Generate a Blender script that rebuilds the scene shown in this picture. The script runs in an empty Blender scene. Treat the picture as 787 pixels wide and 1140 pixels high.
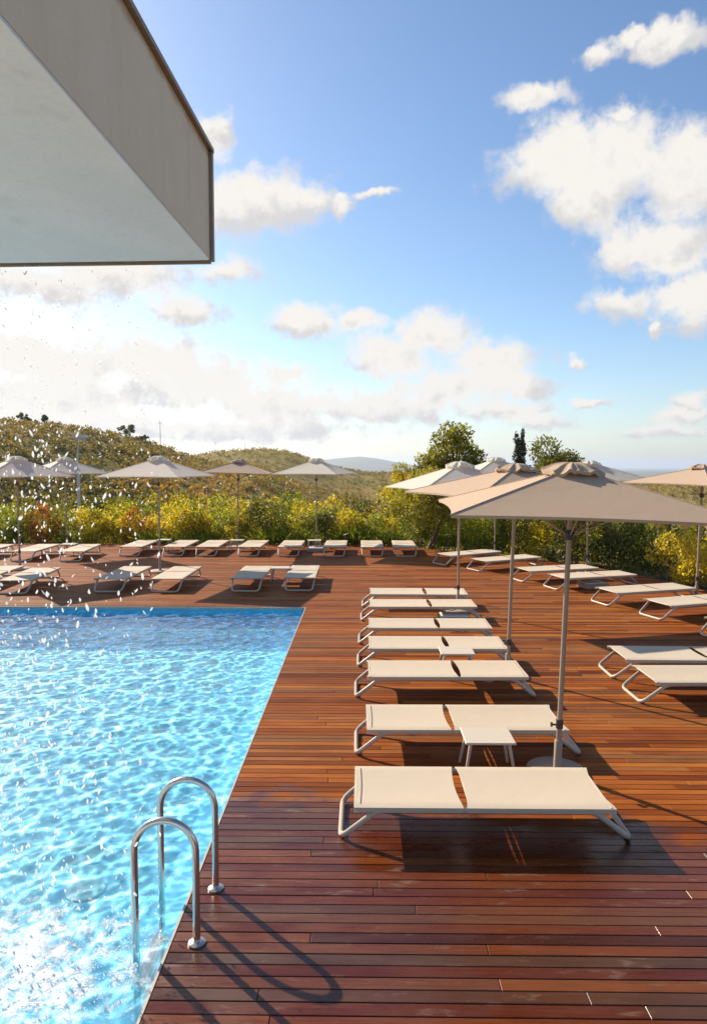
import bpy, math, random
import numpy as np
from mathutils import Vector, Matrix

R = math.radians
rng = np.random.default_rng(7)
random.seed(7)
scene = bpy.context.scene
col = scene.collection

# ------------------------------------------------------------------ helpers
def tag(o, label=None, cat=None, group=None, kind=None):
    if label: o['label'] = label
    if cat: o['category'] = cat
    if group: o['group'] = group
    if kind: o['kind'] = kind
    return o

def empty(name, loc=(0, 0, 0), rz=0.0):
    o = bpy.data.objects.new(name, None)
    o.location = loc
    o.rotation_euler = (0, 0, rz)
    o.empty_display_size = .2
    col.objects.link(o)
    return o

def copy_tree(o, parent=None):
    c = o.copy()
    col.objects.link(c)
    c.parent = parent
    for ch in [x for x in bpy.data.objects if x.parent == o]:
        copy_tree(ch, c)
    return c

class MB:
    """collects faces of one part and links them as one mesh object"""
    def __init__(self):
        self.v, self.f, self.m, self.t = [], [], [], []
    def face(self, idx, mat=0, tint=.5):
        self.f.append(tuple(idx)); self.m.append(mat); self.t.append(tint)
    def box(self, c, s, rz=0.0, bev=0.0, mat=0, tint=.5):
        hx, hy, hz = s[0] / 2, s[1] / 2, s[2] / 2
        b = min(bev, hx * .9, hy * .9, hz * .9)
        cr, sr = math.cos(rz), math.sin(rz)
        def ring(ax, ay, z):
            k = len(self.v)
            for x, y in ((-ax, -ay), (ax, -ay), (ax, ay), (-ax, ay)):
                self.v.append((c[0] + x * cr - y * sr, c[1] + x * sr + y * cr, c[2] + z))
            return k
        if b > 0:
            ks = [ring(hx - b, hy - b, -hz), ring(hx, hy, -hz + b), ring(hx, hy, hz - b), ring(hx - b, hy - b, hz)]
        else:
            ks = [ring(hx, hy, -hz), ring(hx, hy, hz)]
        for a, d in zip(ks, ks[1:]):
            for i in range(4):
                j = (i + 1) % 4
                self.face((a + i, a + j, d + j, d + i), mat, tint)
        self.face((ks[0] + 3, ks[0] + 2, ks[0] + 1, ks[0]), mat, tint)
        self.face(tuple(ks[-1] + i for i in range(4)), mat, tint)
    def tube(self, pts, r, seg=10, cap=True, mat=0, tint=.5, sq=(1, 1), closed=False):
        pts = [Vector(p) for p in pts]
        n = len(pts)
        rs = r if hasattr(r, '__len__') else [r] * n
        up = None
        ks = []
        for i, p in enumerate(pts):
            if closed:
                t = pts[(i + 1) % n] - pts[i - 1]
            else:
                t = pts[min(i + 1, n - 1)] - pts[max(i - 1, 0)]
            t.normalize()
            if up is None:
                a = Vector((0, 0, 1)) if abs(t.z) < .9 else Vector((0, 1, 0))
                up = (a - t * a.dot(t)).normalized()
            else:
                up = (up - t * up.dot(t)).normalized()
            sd = t.cross(up)
            k = len(self.v)
            for j in range(seg):
                an = 2 * math.pi * j / seg
                q = p + up * (rs[i] * sq[0] * math.cos(an)) + sd * (rs[i] * sq[1] * math.sin(an))
                self.v.append(tuple(q))
            ks.append(k)
        prs = list(zip(ks, ks[1:]))
        if closed: prs.append((ks[-1], ks[0]))
        for a, d in prs:
            for j in range(seg):
                q = (j + 1) % seg
                self.face((a + j, d + j, d + q, a + q)[::-1], mat, tint)
        if cap and not closed:
            self.face(tuple(ks[0] + j for j in range(seg))[::-1], mat, tint)
            self.face(tuple(ks[-1] + j for j in range(seg)), mat, tint)
    def lathe(self, prof, c=(0, 0, 0), seg=24, mat=0):
        ks = []
        for r, z in prof:
            k = len(self.v)
            for j in range(seg):
                a = 2 * math.pi * j / seg
                self.v.append((c[0] + r * math.cos(a), c[1] + r * math.sin(a), c[2] + z))
            ks.append(k)
        for a, d in zip(ks, ks[1:]):
            for j in range(seg):
                q = (j + 1) % seg
                self.face((a + j, a + q, d + q, d + j), mat)
        self.face(tuple(ks[0] + j for j in range(seg))[::-1], mat)
        self.face(tuple(ks[-1] + j for j in range(seg)), mat)
    def grid(self, fn, nu, nv, mat=0, flip=False):
        k = len(self.v)
        for i in range(nu + 1):
            for j in range(nv + 1):
                self.v.append(tuple(fn(i / nu, j / nv)))
        for i in range(nu):
            for j in range(nv):
                a = k + i * (nv + 1) + j
                q = (a, a + nv + 1, a + nv + 2, a + 1)
                self.face(q[::-1] if flip else q, mat)
    def build(self, name, mats, parent=None, smooth=False, loc=None, sharp=40):
        me = bpy.data.meshes.new(name)
        me.from_pydata(self.v, [], self.f)
        if not isinstance(mats, (list, tuple)): mats = [mats]
        for m in mats: me.materials.append(m)
        me.polygons.foreach_set('material_index', self.m)
        at = me.attributes.new('tint', 'FLOAT', 'FACE')
        at.data.foreach_set('value', self.t)
        if smooth:
            me.polygons.foreach_set('use_smooth', [True] * len(self.f))
            me.set_sharp_from_angle(angle=R(sharp))
        me.update()
        o = bpy.data.objects.new(name, me)
        col.objects.link(o)
        if parent: o.parent = parent
        if loc: o.location = loc
        return o

def fillet(pts, rad, n=6):
    """round the inner corners of a polyline"""
    pts = [Vector(p) for p in pts]
    out = [pts[0]]
    for a, b, c in zip(pts, pts[1:], pts[2:]):
        u, w = (a - b), (c - b)
        r = min(rad, u.length * .48, w.length * .48)
        p0, p1 = b + u.normalized() * r, b + w.normalized() * r
        for i in range(n + 1):
            t = i / n
            out.append(p0 * (1 - t) ** 2 + b * 2 * t * (1 - t) + p1 * t * t)
    out.append(pts[-1])
    return out

# ------------------------------------------------------------------ materials
def new_mat(name):
    m = bpy.data.materials.new(name)
    m.use_nodes = True
    nt = m.node_tree
    for n in list(nt.nodes):
        nt.nodes.remove(n)
    out = nt.nodes.new('ShaderNodeOutputMaterial')
    return m, nt, out

class NT:
    def __init__(self, nt): self.nt = nt
    def n(self, t, **kw):
        nd = self.nt.nodes.new(t)
        for k, v in kw.items():
            setattr(nd, k, v)
        return nd
    def l(self, a, b): self.nt.links.new(a, b)
    def put(self, sock, v):
        if hasattr(v, 'is_output'): self.l(v, sock)
        else: sock.default_value = v
    def math(self, op, a, b=None, c=None, clamp=False):
        nd = self.n('ShaderNodeMath', operation=op, use_clamp=clamp)
        self.put(nd.inputs[0], a)
        if b is not None: self.put(nd.inputs[1], b)
        if c is not None: self.put(nd.inputs[2], c)
        return nd.outputs[0]
    def vmath(self, op, a, b=None, c=None):
        nd = self.n('ShaderNodeVectorMath', operation=op)
        self.put(nd.inputs[0], a)
        if b is not None: self.put(nd.inputs[1], b)
        if c is not None: self.put(nd.inputs[2], c)
        return nd.outputs['Value'] if op in ('LENGTH', 'DOT_PRODUCT', 'DISTANCE') else nd.outputs[0]
    def noise(self, vec, scale, detail=4, rough=.55, dist=0.0, color=False):
        nd = self.n('ShaderNodeTexNoise')
        self.put(nd.inputs['Vector'], vec)
        nd.inputs['Scale'].default_value = scale
        nd.inputs['Detail'].default_value = detail
        nd.inputs['Roughness'].default_value = rough
        nd.inputs['Distortion'].default_value = dist
        return nd.outputs['Color' if color else 'Fac']
    def step(self, v, a, b, lo=0.0, hi=1.0):
        nd = self.n('ShaderNodeMapRange', interpolation_type='SMOOTHSTEP')
        self.put(nd.inputs['Value'], v)
        for k, x in (('From Min', a), ('From Max', b), ('To Min', lo), ('To Max', hi)):
            self.put(nd.inputs[k], x)
        return nd.outputs[0]
    def ramp(self, v, stops):
        nd = self.n('ShaderNodeValToRGB')
        el = nd.color_ramp.elements
        while len(el) < len(stops): el.new(.5)
        for e, (p, c) in zip(el, stops):
            e.position = p
            e.color = (c[0], c[1], c[2], 1)
        self.put(nd.inputs[0], v)
        return nd.outputs[0]
    def mix(self, f, a, b, blend='MIX'):
        nd = self.n('ShaderNodeMix', data_type='RGBA', blend_type=blend)
        self.put(nd.inputs[0], f)
        for s, v in ((nd.inputs[6], a), (nd.inputs[7], b)):
            if isinstance(v, tuple) and len(v) == 3: v = (*v, 1)
            self.put(s, v)
        return nd.outputs[2]
    def coord(self, which='Object'):
        return self.n('ShaderNodeTexCoord').outputs[which]
    def scale(self, v, s):
        return self.vmath('MULTIPLY', v, s)
    def bump(self, h, strength=.3, dist=.01):
        nd = self.n('ShaderNodeBump')
        nd.inputs['Strength'].default_value = strength
        nd.inputs['Distance'].default_value = dist
        self.l(h, nd.inputs['Height'])
        return nd.outputs[0]
    def attr(self, name):
        return self.n('ShaderNodeAttribute', attribute_name=name).outputs['Fac']
    def pbsdf(self, base, rough=.5, metal=0.0, normal=None, spec=.5, **kw):
        p = self.n('ShaderNodeBsdfPrincipled')
        if isinstance(base, tuple) and len(base) == 3: base = (*base, 1)
        self.put(p.inputs['Base Color'], base)
        self.put(p.inputs['Roughness'], rough)
        self.put(p.inputs['Metallic'], metal)
        self.put(p.inputs['Specular IOR Level'], spec)
        if normal: self.l(normal, p.inputs['Normal'])
        for k, v in kw.items(): self.put(p.inputs[k], v)
        return p.outputs[0]

def simple(name, base, rough=.5, metal=0.0, nscale=30, var=.12, bump=.1, dist=.002, spec=.5):
    m, nt, out = new_mat(name)
    k = NT(nt)
    c = k.coord()
    nz = k.noise(c, nscale, 5)
    f = k.math('MULTIPLY_ADD', nz, 2 * var, 1 - var)
    colr = k.mix(1.0, base, k.n('ShaderNodeCombineColor').outputs[0], 'MULTIPLY')
    cc = [n for n in nt.nodes if n.type == 'COMBINE_COLOR'][0]
    for i in range(3): k.l(f, cc.inputs[i])
    k.l(k.pbsdf(colr, rough, metal, k.bump(nz, bump, dist), spec), out.inputs[0])
    return m

M = {}
M['frame'] = simple('taupe_powder_coat', (.50, .42, .33), .38, 0, 60, .06, .04)
M['pole'] = simple('taupe_pole_metal', (.34, .25, .18), .38, .15, 40, .08, .04)
M['dark'] = simple('dark_plastic', (.05, .04, .035), .5)
M['steel'] = simple('brushed_steel', (.62, .58, .53), .24, 1.0, 90, .08, .05, .001)
M['white'] = simple('beige_lacquer', (.56, .49, .395), .4, 0, 25, .06, .04)
M['base'] = simple('cast_concrete', (.33, .265, .21), .8, 0, 25, .15, .3)
M['trim'] = simple('bronze_edge_metal', (.27, .20, .15), .45, .3, 15, .25, .2)
M['bark'] = simple('bark', (.14, .09, .055), .9, 0, 22, .5, .8, .03)
M['stem'] = simple('twig', (.13, .09, .05), .9, 0, 30, .4, .5, .01)
M['lamp'] = simple('grey_lamp_paint', (.55, .54, .52), .4, 0, 20, .08, .05)
M['mast'] = simple('galvanised_mast', (.35, .33, .32), .5, .4)
M['rim'] = simple('pale_pool_edging', (.42, .37, .31), .5, 0, 18, .15, .1)

def fabric(name, base, trans=.2, weave=900, var=.05):
    m, nt, out = new_mat(name)
    k = NT(nt)
    c = k.coord()
    big = k.noise(c, 3, 3)
    rnd = k.n('ShaderNodeObjectInfo').outputs['Random']
    fine = k.noise(c, weave, 2)
    b = k.mix(k.math('MULTIPLY', big, 2 * var), base, tuple(x * .8 for x in base))
    b = k.mix(k.math('MULTIPLY', rnd, .22), b, tuple(x * .72 for x in base))
    b = k.mix(k.math('MULTIPLY', k.step(k.noise(c, 5, 6, .7), .55, .75), .16), b, tuple(x * q for x, q in zip(base, (.7, .62, .52))))
    b = k.mix(k.math('MULTIPLY', fine, .25), b, tuple(x * .7 for x in base))
    h = k.math('ADD', fine, k.math('MULTIPLY', k.noise(c, 6, 4), 5.0))
    nrm = k.bump(h, .16, .012)
    d = k.pbsdf(b, .85, 0, nrm, .25)
    t = k.n('ShaderNodeBsdfTranslucent')
    k.l(b, t.inputs[0]); k.l(nrm, t.inputs['Normal'])
    ms = k.n('ShaderNodeMixShader')
    ms.inputs[0].default_value = trans
    k.l(d, ms.inputs[1]); k.l(t.outputs[0], ms.inputs[2])
    k.l(ms.outputs[0], out.inputs[0])
    return m
M['sling'] = fabric('sling_mesh_fabric', (.60, .505, .385), .06, 600)
M['canvas'] = fabric('taupe_umbrella_canvas', (.55, .40, .275), .12, 500)
M['canvas_white'] = fabric('white_umbrella_canvas', (.90, .83, .70), .38, 500)

def leaf_mat(name, stops, trans=.45, rough=.5):
    m, nt, out = new_mat(name)
    k = NT(nt)
    t = k.attr('tint')
    inf = k.n('ShaderNodeObjectInfo').outputs['Random']
    v = k.math('ADD', t, k.math('MULTIPLY_ADD', inf, .24, -.12), clamp=True)
    c = k.ramp(v, stops)
    d = k.pbsdf(c, rough, 0, None, .35)
    tr = k.n('ShaderNodeBsdfTranslucent')
    k.l(k.mix(1.0, c, (1.0, .92, .45), 'MULTIPLY'), tr.inputs[0])
    ms = k.n('ShaderNodeMixShader')
    ms.inputs[0].default_value = trans
    k.l(d, ms.inputs[1]); k.l(tr.outputs[0], ms.inputs[2])
    k.l(ms.outputs[0], out.inputs[0])
    return m
M['leaf_gold'] = leaf_mat('golden_green_leaves', [(0, (.10, .12, .012)), (.35, (.40, .36, .02)), (.7, (.72, .57, .045)), (1, (.70, .56, .14))], .56)
M['leaf_green'] = leaf_mat('bright_green_leaves', [(0, (.07, .11, .012)), (.5, (.22, .27, .022)), (1, (.46, .46, .05))], .52)
M['leaf_red'] = leaf_mat('red_tipped_leaves', [(0, (.14, .12, .015)), (.4, (.44, .27, .03)), (.7, (.50, .14, .03)), (1, (.52, .06, .05))], .52)
M['leaf_dark'] = leaf_mat('dark_olive_leaves', [(0, (.04, .05, .010)), (.5, (.10, .115, .018)), (1, (.26, .24, .04))], .42)
M['leaf_tree'] = leaf_mat('olive_tree_leaves', [(0, (.10, .11, .014)), (.5, (.30, .29, .03)), (1, (.56, .49, .07))], .52)
M['leaf_broad'] = leaf_mat('deep_green_tree_leaves', [(0, (.05, .065, .012)), (.5, (.15, .165, .022)), (1, (.36, .33, .05))], .45)
M['leaf_cypress'] = leaf_mat('cypress_needles', [(0, (.022, .032, .012)), (1, (.06, .07, .02))], .15)
M['leaf_scrub'] = leaf_mat('hill_scrub_leaves', [(0, (.09, .085, .014)), (.35, (.19, .155, .024)), (.6, (.33, .22, .036)), (1, (.48, .28, .055))], .45)

# deck boards: base colour per board, grain along the board, water spilled from the pool
m, nt, out = new_mat('hardwood_deck_boards')
k = NT(nt)
c = k.coord()
tn = k.attr('tint')
hue = k.math('FRACT', k.math('MULTIPLY', tn, 41.3))
hue2 = k.math('FRACT', k.math('MULTIPLY', tn, 97.7))
grain = k.noise(k.scale(c, (2.2, 75, 8)), 1, 6, .65, .6)
blot = k.noise(k.scale(c, (1.2, 2.6, 1)), 1.3, 5, .6)
fine = k.noise(k.scale(c, (9, 160, 20)), 1, 3, .7)
base = k.ramp(tn, [(0, (.13, .034, .008)), (.25, (.22, .058, .010)), (.55, (.32, .092, .013)), (.82, (.42, .145, .022)), (1, (.30, .115, .035))])
base = k.mix(k.step(hue, .62, .80, 0, .60), base, (.135, .078, .040))
base = k.mix(k.step(hue2, .70, .85, 0, .45), base, (.25, .058, .014))
base = k.mix(k.step(grain, .35, .75), base, k.mix(1.0, base, (.62, .52, .48), 'MULTIPLY'))
base = k.mix(k.math('MULTIPLY', k.step(blot, .42, .70), .55), base, k.mix(1.0, base, (.66, .55, .5), 'MULTIPLY'))
spots = k.step(k.noise(k.scale(c, (14, 55, 10)), 1.0, 4, .7), .66, .78)
base = k.mix(k.math('MULTIPLY', spots, .45), base, (.46, .30, .17))
sx = k.n('ShaderNodeSeparateXYZ'); k.l(c, sx.inputs[0])
wy = k.math('ADD', sx.outputs['Y'], k.math('MULTIPLY', sx.outputs['X'], .20))
wn = k.noise(k.scale(c, (1.0, 1.7, 1)), 1.6, 6, .7, .4)
wet = k.step(k.math('MULTIPLY_ADD', k.math('SUBTRACT', wn, .5), 1.9, wy), 5.75, 5.25)
scuff = k.step(k.noise(k.scale(c, (1.6, 6.5, 1)), 1.5, 6, .72), .56, .68)
wet_c = k.mix(1.0, base, (.43, .34, .36), 'MULTIPLY')
wet_c = k.mix(k.step(hue, .55, .8, 0, .28), wet_c, (.075, .048, .030))
wet_c = k.mix(k.math('MULTIPLY', k.math('MULTIPLY', scuff, k.step(grain, .3, .6)), .55), wet_c, (.19, .125, .085))
base2 = k.mix(wet, base, wet_c)
pud = k.noise(k.scale(c, (1.1, 3.2, 1)), 1.7, 4, .6)
rough = k.math('ADD', k.step(wet, 0, 1, .62, k.step(pud, .35, .65, .17, .42)), k.math('MULTIPLY', k.math('MULTIPLY', fine, scuff), .35))
hb = k.math('ADD', grain, k.math('MULTIPLY', fine, .5))
k.l(k.pbsdf(base2, rough, 0, k.bump(hb, .22, .004), k.step(wet, 0, 1, .08, .42)), out.inputs[0])
M['deck'] = m
m, nt, out = new_mat('pale_board_ends')
k = NT(nt)
k.l(k.pbsdf(k.ramp(k.noise(k.coord(), 60, 3), [(.35, (.12, .06, .03)), (.65, (.30, .17, .08))]), .8), out.inputs[0])
M['deck_end'] = m
M['under'] = simple('dark_under_deck', (.05, .026, .016), .9)

# ground: dry earth and grass
m, nt, out = new_mat('dry_hill_earth')
k = NT(nt)
c = k.coord()
n1 = k.noise(c, .035, 6, .6)
n2 = k.noise(c, .5, 5, .6)
b = k.ramp(n2, [(.3, (.14, .10, .025)), (.5, (.25, .17, .042)), (.7, (.36, .24, .075))])
b = k.mix(k.step(n1, .42, .6), b, (.20, .165, .035))
far = k.n('ShaderNodeNewGeometry').outputs['Position']
dist = k.vmath('LENGTH', far)
patch = k.ramp(k.noise(k.scale(c, (.004, .0012, 1)), 1, 5, .6), [(.35, (.06, .075, .03)), (.5, (.12, .12, .05)), (.62, (.20, .18, .09)), (.7, (.09, .10, .045))])
b = k.mix(k.step(dist, 350, 900), b, patch)
k.l(k.pbsdf(b, .95, 0, k.bump(n2, .5, .3), .1), out.inputs[0])
M['earth'] = m
m, nt, out = new_mat('bark_mulch_soil')
k = NT(nt)
k.l(k.pbsdf(k.ramp(k.noise(k.coord(), 9, 6, .7), [(.3, (.035, .022, .012)), (.6, (.10, .065, .035)), (.8, (.17, .12, .06))]), .95), out.inputs[0])
M['soil'] = m

# slab
m, nt, out = new_mat('rendered_fascia')
k = NT(nt)
c = k.coord()
n1 = k.noise(c, 2.2, 6, .6); n2 = k.noise(c, 45, 4, .6)
b = k.mix(k.step(n1, .3, .75), (.80, .68, .51), (.85, .74, .57))
b = k.mix(k.math('MULTIPLY', n2, .3), b, (.56, .45, .33))
stk = k.noise(k.scale(c, (5, 5, .5)), 1.6, 5, .6)
b = k.mix(k.math('MULTIPLY', k.step(stk, .50, .72), .12), b, (.40, .31, .22))
sx = k.n('ShaderNodeSeparateXYZ'); k.l(c, sx.inputs[0])
edge = k.math('ADD', sx.outputs['Z'], k.math('MULTIPLY', k.noise(c, 6, 5), .10))
b = k.mix(k.math('MULTIPLY', k.step(edge, .60, .645), .55), b, (.30, .17, .06))
k.l(k.pbsdf(b, .85, 0, k.bump(n2, .25, .01), .2), out.inputs[0])
M['fascia'] = m
m, nt, out = new_mat('painted_soffit')
k = NT(nt)
c = k.coord()
n1 = k.noise(c, 1.3, 5, .6); n2 = k.noise(c, 40, 4, .6)
b = k.mix(k.step(n1, .35, .7), (.76, .79, .77), (.85, .86, .83))
b = k.mix(k.math('MULTIPLY', k.step(n2, .5, .75), .3), b, (.55, .58, .55))
b = k.mix(k.math('MULTIPLY', k.step(k.noise(c, 3.5, 7, .7), .52, .70), .30), b, (.55, .57, .52))
k.l(k.pbsdf(b, .7, 0, k.bump(n2, .2, .008), .3), out.inputs[0])
M['soffit'] = m

# pool
m, nt, out = new_mat('pool_lining')
k = NT(nt)
c = k.coord()
b = k.mix(k.step(k.noise(c, .8, 4), .3, .7), (.115, .44, .645), (.14, .49, .69))
k.l(k.pbsdf(b, .6, 0, None, .3), out.inputs[0])
M['pool'] = m
m, nt, out = new_mat('pool_water')
k = NT(nt)
c = k.coord()
# Fresnel mirror over clear water; part of the light is bent by the ripples, part goes
# straight on, with sun caustics painted into its transparent colour ('focus', traced from the real wave shape below)
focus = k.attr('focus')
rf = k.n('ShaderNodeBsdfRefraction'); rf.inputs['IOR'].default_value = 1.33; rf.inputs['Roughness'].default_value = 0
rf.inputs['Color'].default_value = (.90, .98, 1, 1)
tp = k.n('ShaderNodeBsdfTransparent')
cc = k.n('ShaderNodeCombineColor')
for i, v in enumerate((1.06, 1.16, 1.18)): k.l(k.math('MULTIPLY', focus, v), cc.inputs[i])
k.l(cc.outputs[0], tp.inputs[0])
m1 = k.n('ShaderNodeMixShader'); m1.inputs[0].default_value = .66
k.l(rf.outputs[0], m1.inputs[1]); k.l(tp.outputs[0], m1.inputs[2])
gs = k.n('ShaderNodeBsdfGlossy'); gs.inputs['Roughness'].default_value = .03
ge = k.n('ShaderNodeNewGeometry')
cs = k.math('ABSOLUTE', k.vmath('DOT_PRODUCT', ge.outputs['Incoming'], ge.outputs['Normal']))
fr = k.math('MULTIPLY_ADD', k.math('POWER', k.math('SUBTRACT', 1.0, cs, clamp=True), 5.0), .98, .02)
gl = k.n('ShaderNodeMixShader')
k.l(fr, gl.inputs[0]); k.l(m1.outputs[0], gl.inputs[1]); k.l(gs.outputs[0], gl.inputs[2])
foam = k.attr('foam')
n = k.noise(k.scale(c, (1.0, .8, 1)), 9, 7, .68, .5)
n3 = k.noise(c, 34, 5, .7)
fm = k.step(k.math('ADD', k.math('MULTIPLY_ADD', n3, .35, k.math('MULTIPLY', n, .9)), k.math('MULTIPLY', foam, .52)), .94, 1.20)
fs = k.pbsdf((.86, .90, .92), .5, 0, k.bump(n3, .8, .03), .4)
ms = k.n('ShaderNodeMixShader')
k.l(k.math('MULTIPLY', fm, .92), ms.inputs[0])
k.l(gl.outputs[0], ms.inputs[1]); k.l(fs, ms.inputs[2])
k.l(ms.outputs[0], out.inputs[0])
M['water'] = m
m, nt, out = new_mat('water_drops')
k = NT(nt)
d = k.pbsdf((.95, .95, .95), .15, 0, None, .8)
t = k.n('ShaderNodeBsdfTranslucent'); t.inputs[0].default_value = (.97, .97, .97, 1)
ms = k.n('ShaderNodeMixShader'); ms.inputs[0].default_value = .75
k.l(d, ms.inputs[1]); k.l(t.outputs[0], ms.inputs[2]); k.l(ms.outputs[0], out.inputs[0])
M['drops'] = m
m, nt, out = new_mat('drain_grate')
k = NT(nt)
k.l(k.pbsdf((.13, .30, .34), .6, 0), out.inputs[0])
M['drain'] = m

# ------------------------------------------------------------------ world, sun, camera
SUN_D = Vector((1.28, -1.26, -1.0)).normalized()          # the way the light travels
EL = math.asin(-SUN_D.z)
AZ = math.atan2(-SUN_D.x, -SUN_D.y)                      # from +Y towards +X
w = bpy.data.worlds.new('World'); scene.world = w
w.use_nodes = True
wt = w.node_tree
for n in list(wt.nodes): wt.nodes.remove(n)
k = NT(wt)
wo = k.n('ShaderNodeOutputWorld'); bg = k.n('ShaderNodeBackground')
bg.inputs['Strength'].default_value = .082
w.cycles.sampling_method = 'MANUAL'; w.cycles.sample_map_resolution = 256
k.l(bg.outputs[0], wo.inputs[0])
sky = k.n('ShaderNodeTexSky', sky_type='NISHITA')
sky.sun_disc = False
sky.sun_elevation = EL
sky.sun_rotation = AZ % (2 * math.pi)
sky.altitude = 100
sky.air_density = 1.0
sky.dust_density = .75
sky.ozone_density = 3.0
gen = k.coord('Generated')
sp = k.n('ShaderNodeSeparateXYZ'); k.l(gen, sp.inputs[0])
az = k.math('ARCTAN2', sp.outputs['X'], sp.outputs['Y'])
el = k.math('ARCSINE', sp.outputs['Z'])
uv = k.n('ShaderNodeCombineXYZ'); k.l(az, uv.inputs[0]); k.l(el, uv.inputs[1])
uv = uv.outputs[0]
wn = k.noise(uv, 20, 5, .6, color=True)
warp = k.vmath('MULTIPLY', k.vmath('SUBTRACT', wn, (.5, .5, .5)), (.060, .045, 0))
uw = k.vmath('ADD', uv, warp)
CL = [(15.2, 22.0, 4.3, 2.8), (19.8, 22.1, 4.3, 3.0), (24.4, 20.6, 4.3, 3.7), (17.6, 19.6, 3.5, 2.2), (23.1, 15.8, 4.6, 1.9), (20.6, 15.6, 2.5, 1.5), (24.7, 12.1, 3.8, 2.0), (20.1, 12.2, 2.6, 1.3), (25.3, 11.1, 2.3, 1.7), (18.2, 28.4, 1.7, 0.7), (23.0, 28.4, 2.5, 1.0), (20.5, 28.9, 1.4, 0.5), (13.6, 26.5, 2.8, 0.9), (19.7, 24.8, 1.0, 0.6), (-11.9, 24.5, 1.5, 1.7), (-7.9, 20.4, 5.1, 2.4), (-11.1, 19.8, 3.6, 2.4), (-4.3, 20.3, 2.2, 1.1), (-1.5, 20.1, 0.9, 0.9), (1.0, 20.9, 1.8, 0.4), (-25.2, 13.3, 7.7, 1.7), (-19.4, 14.3, 6.1, 1.9), (-10.8, 15.0, 2.9, 1.2), (-14.4, 12.2, 3.0, 1.0), (-24.1, 7.6, 8.6, 2.7), (-18.2, 8.2, 7.0, 2.4), (-13.1, 6.3, 6.1, 2.5), (-24.2, 5.0, 10.0, 2.8), (-7.7, 5.0, 6.7, 2.2), (-6.2, 7.5, 2.9, 1.3), (-4.4, 11.6, 3.7, 1.4), (-0.3, 11.5, 2.6, 1.0), (5.4, 10.6, 3.8, 1.9), (2.6, 9.0, 4.4, 2.0), (10.3, 8.3, 4.6, 1.6), (11.7, 6.5, 4.0, 1.3), (7.1, 6.3, 5.7, 1.8), (1.2, 4.7, 8.8, 1.5), (11.4, 4.4, 4.9, 1.0), (16.9, 8.0, 0.8, 0.6), (17.9, 4.9, 1.5, 0.4), (13.9, 3.4, 2.7, 0.6), (23.5, 2.6, 3.3, 0.6), (25.3, 4.8, 1.5, 0.9), (24.8, 3.7, 2.9, 0.5), (22.5, 10.0, 0.7, 0.7), (-16.3, 2.9, 19.0, 1.1), (29.8, 19.1, 4.6, 3.7), (31.2, 11.5, 4.5, 3.5), (-32.2, 7.4, 6.9, 3.6), (-31.0, 12.3, 5.2, 2.4),
      (-48, 9, 12, 4), (-60, 16, 10, 4), (48, 12, 10, 4), (60, 20, 9, 4)]
# nearest cloud puff (normalised distance) and how high inside that puff
dmin = None; dlow = None
for a, e, da, de in CL:
    s = (1 / R(da * 1.12), 1 / R(de * 1.12), 0)
    q = k.vmath('MULTIPLY_ADD', uw, s, (-R(a) * s[0], -R(e) * s[1], 0))
    L = k.vmath('LENGTH', q)
    q2 = k.vmath('ADD', q, (.25, -.55, 0))                # same puff seen from its lit side
    L2 = k.vmath('LENGTH', q2)
    dmin = L if dmin is None else k.math('SMOOTH_MIN', dmin, L, .25)
    dlow = L2 if dlow is None else k.math('SMOOTH_MIN', dlow, L2, .3)
fb = k.noise(uv, 34, 8, .62)
fb2 = k.noise(uv, 11, 6, .6)
dens = k.math('ADD', k.math('SUBTRACT', 1.0, dmin), k.math('MULTIPLY_ADD', fb, 1.3, -.65))
dens = k.math('ADD', dens, k.math('MULTIPLY_ADD', fb2, 1.3, -.70))
mask = k.step(dens, -.20, .52)
thick = k.step(k.math('ADD', dlow, k.math('MULTIPLY_ADD', fb, 2.0, -1.0)), .55, 1.30)
ccol = k.mix(thick, (6.5, 6.25, 5.9, 1), (4.85, 4.75, 4.78, 1))
# pale air low over the horizon
hz = k.math('POWER', k.math('SUBTRACT', 1.0, k.math('ABSOLUTE', sp.outputs['Z'], clamp=True), clamp=True), 14)
hsv = k.n('ShaderNodeHueSaturation'); hsv.inputs['Saturation'].default_value = 1.06; hsv.inputs['Value'].default_value = 1.16
k.l(sky.outputs[0], hsv.inputs['Color'])
skyc = k.mix(k.math('MULTIPLY', hz, .30), hsv.outputs[0], (5.6, 5.9, 6.2, 1))
k.l(k.mix(mask, skyc, ccol), bg.inputs['Color'])

sun = bpy.data.lights.new('sun', 'SUN')
sun.energy = 5.0
sun.angle = R(.5)
sun.color = (1.0, .87, .70)
so = bpy.data.objects.new('sun', sun); col.objects.link(so)
so.rotation_euler = SUN_D.to_track_quat('-Z', 'Y').to_euler()
so.location = (-20, 15, 25)

cam = bpy.data.cameras.new('camera')
co = bpy.data.objects.new('camera', cam); col.objects.link(co)
cam.sensor_fit = 'VERTICAL'; cam.sensor_height = 36
cam.lens = 765 / 1140 * 36
cam.clip_end = 60000; cam.clip_start = .05
co.location = (0, 0, 2.8)
co.rotation_euler = (R(90) - math.atan(52 / 765), 0, math.atan(10.5 / 765))
scene.camera = co

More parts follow.
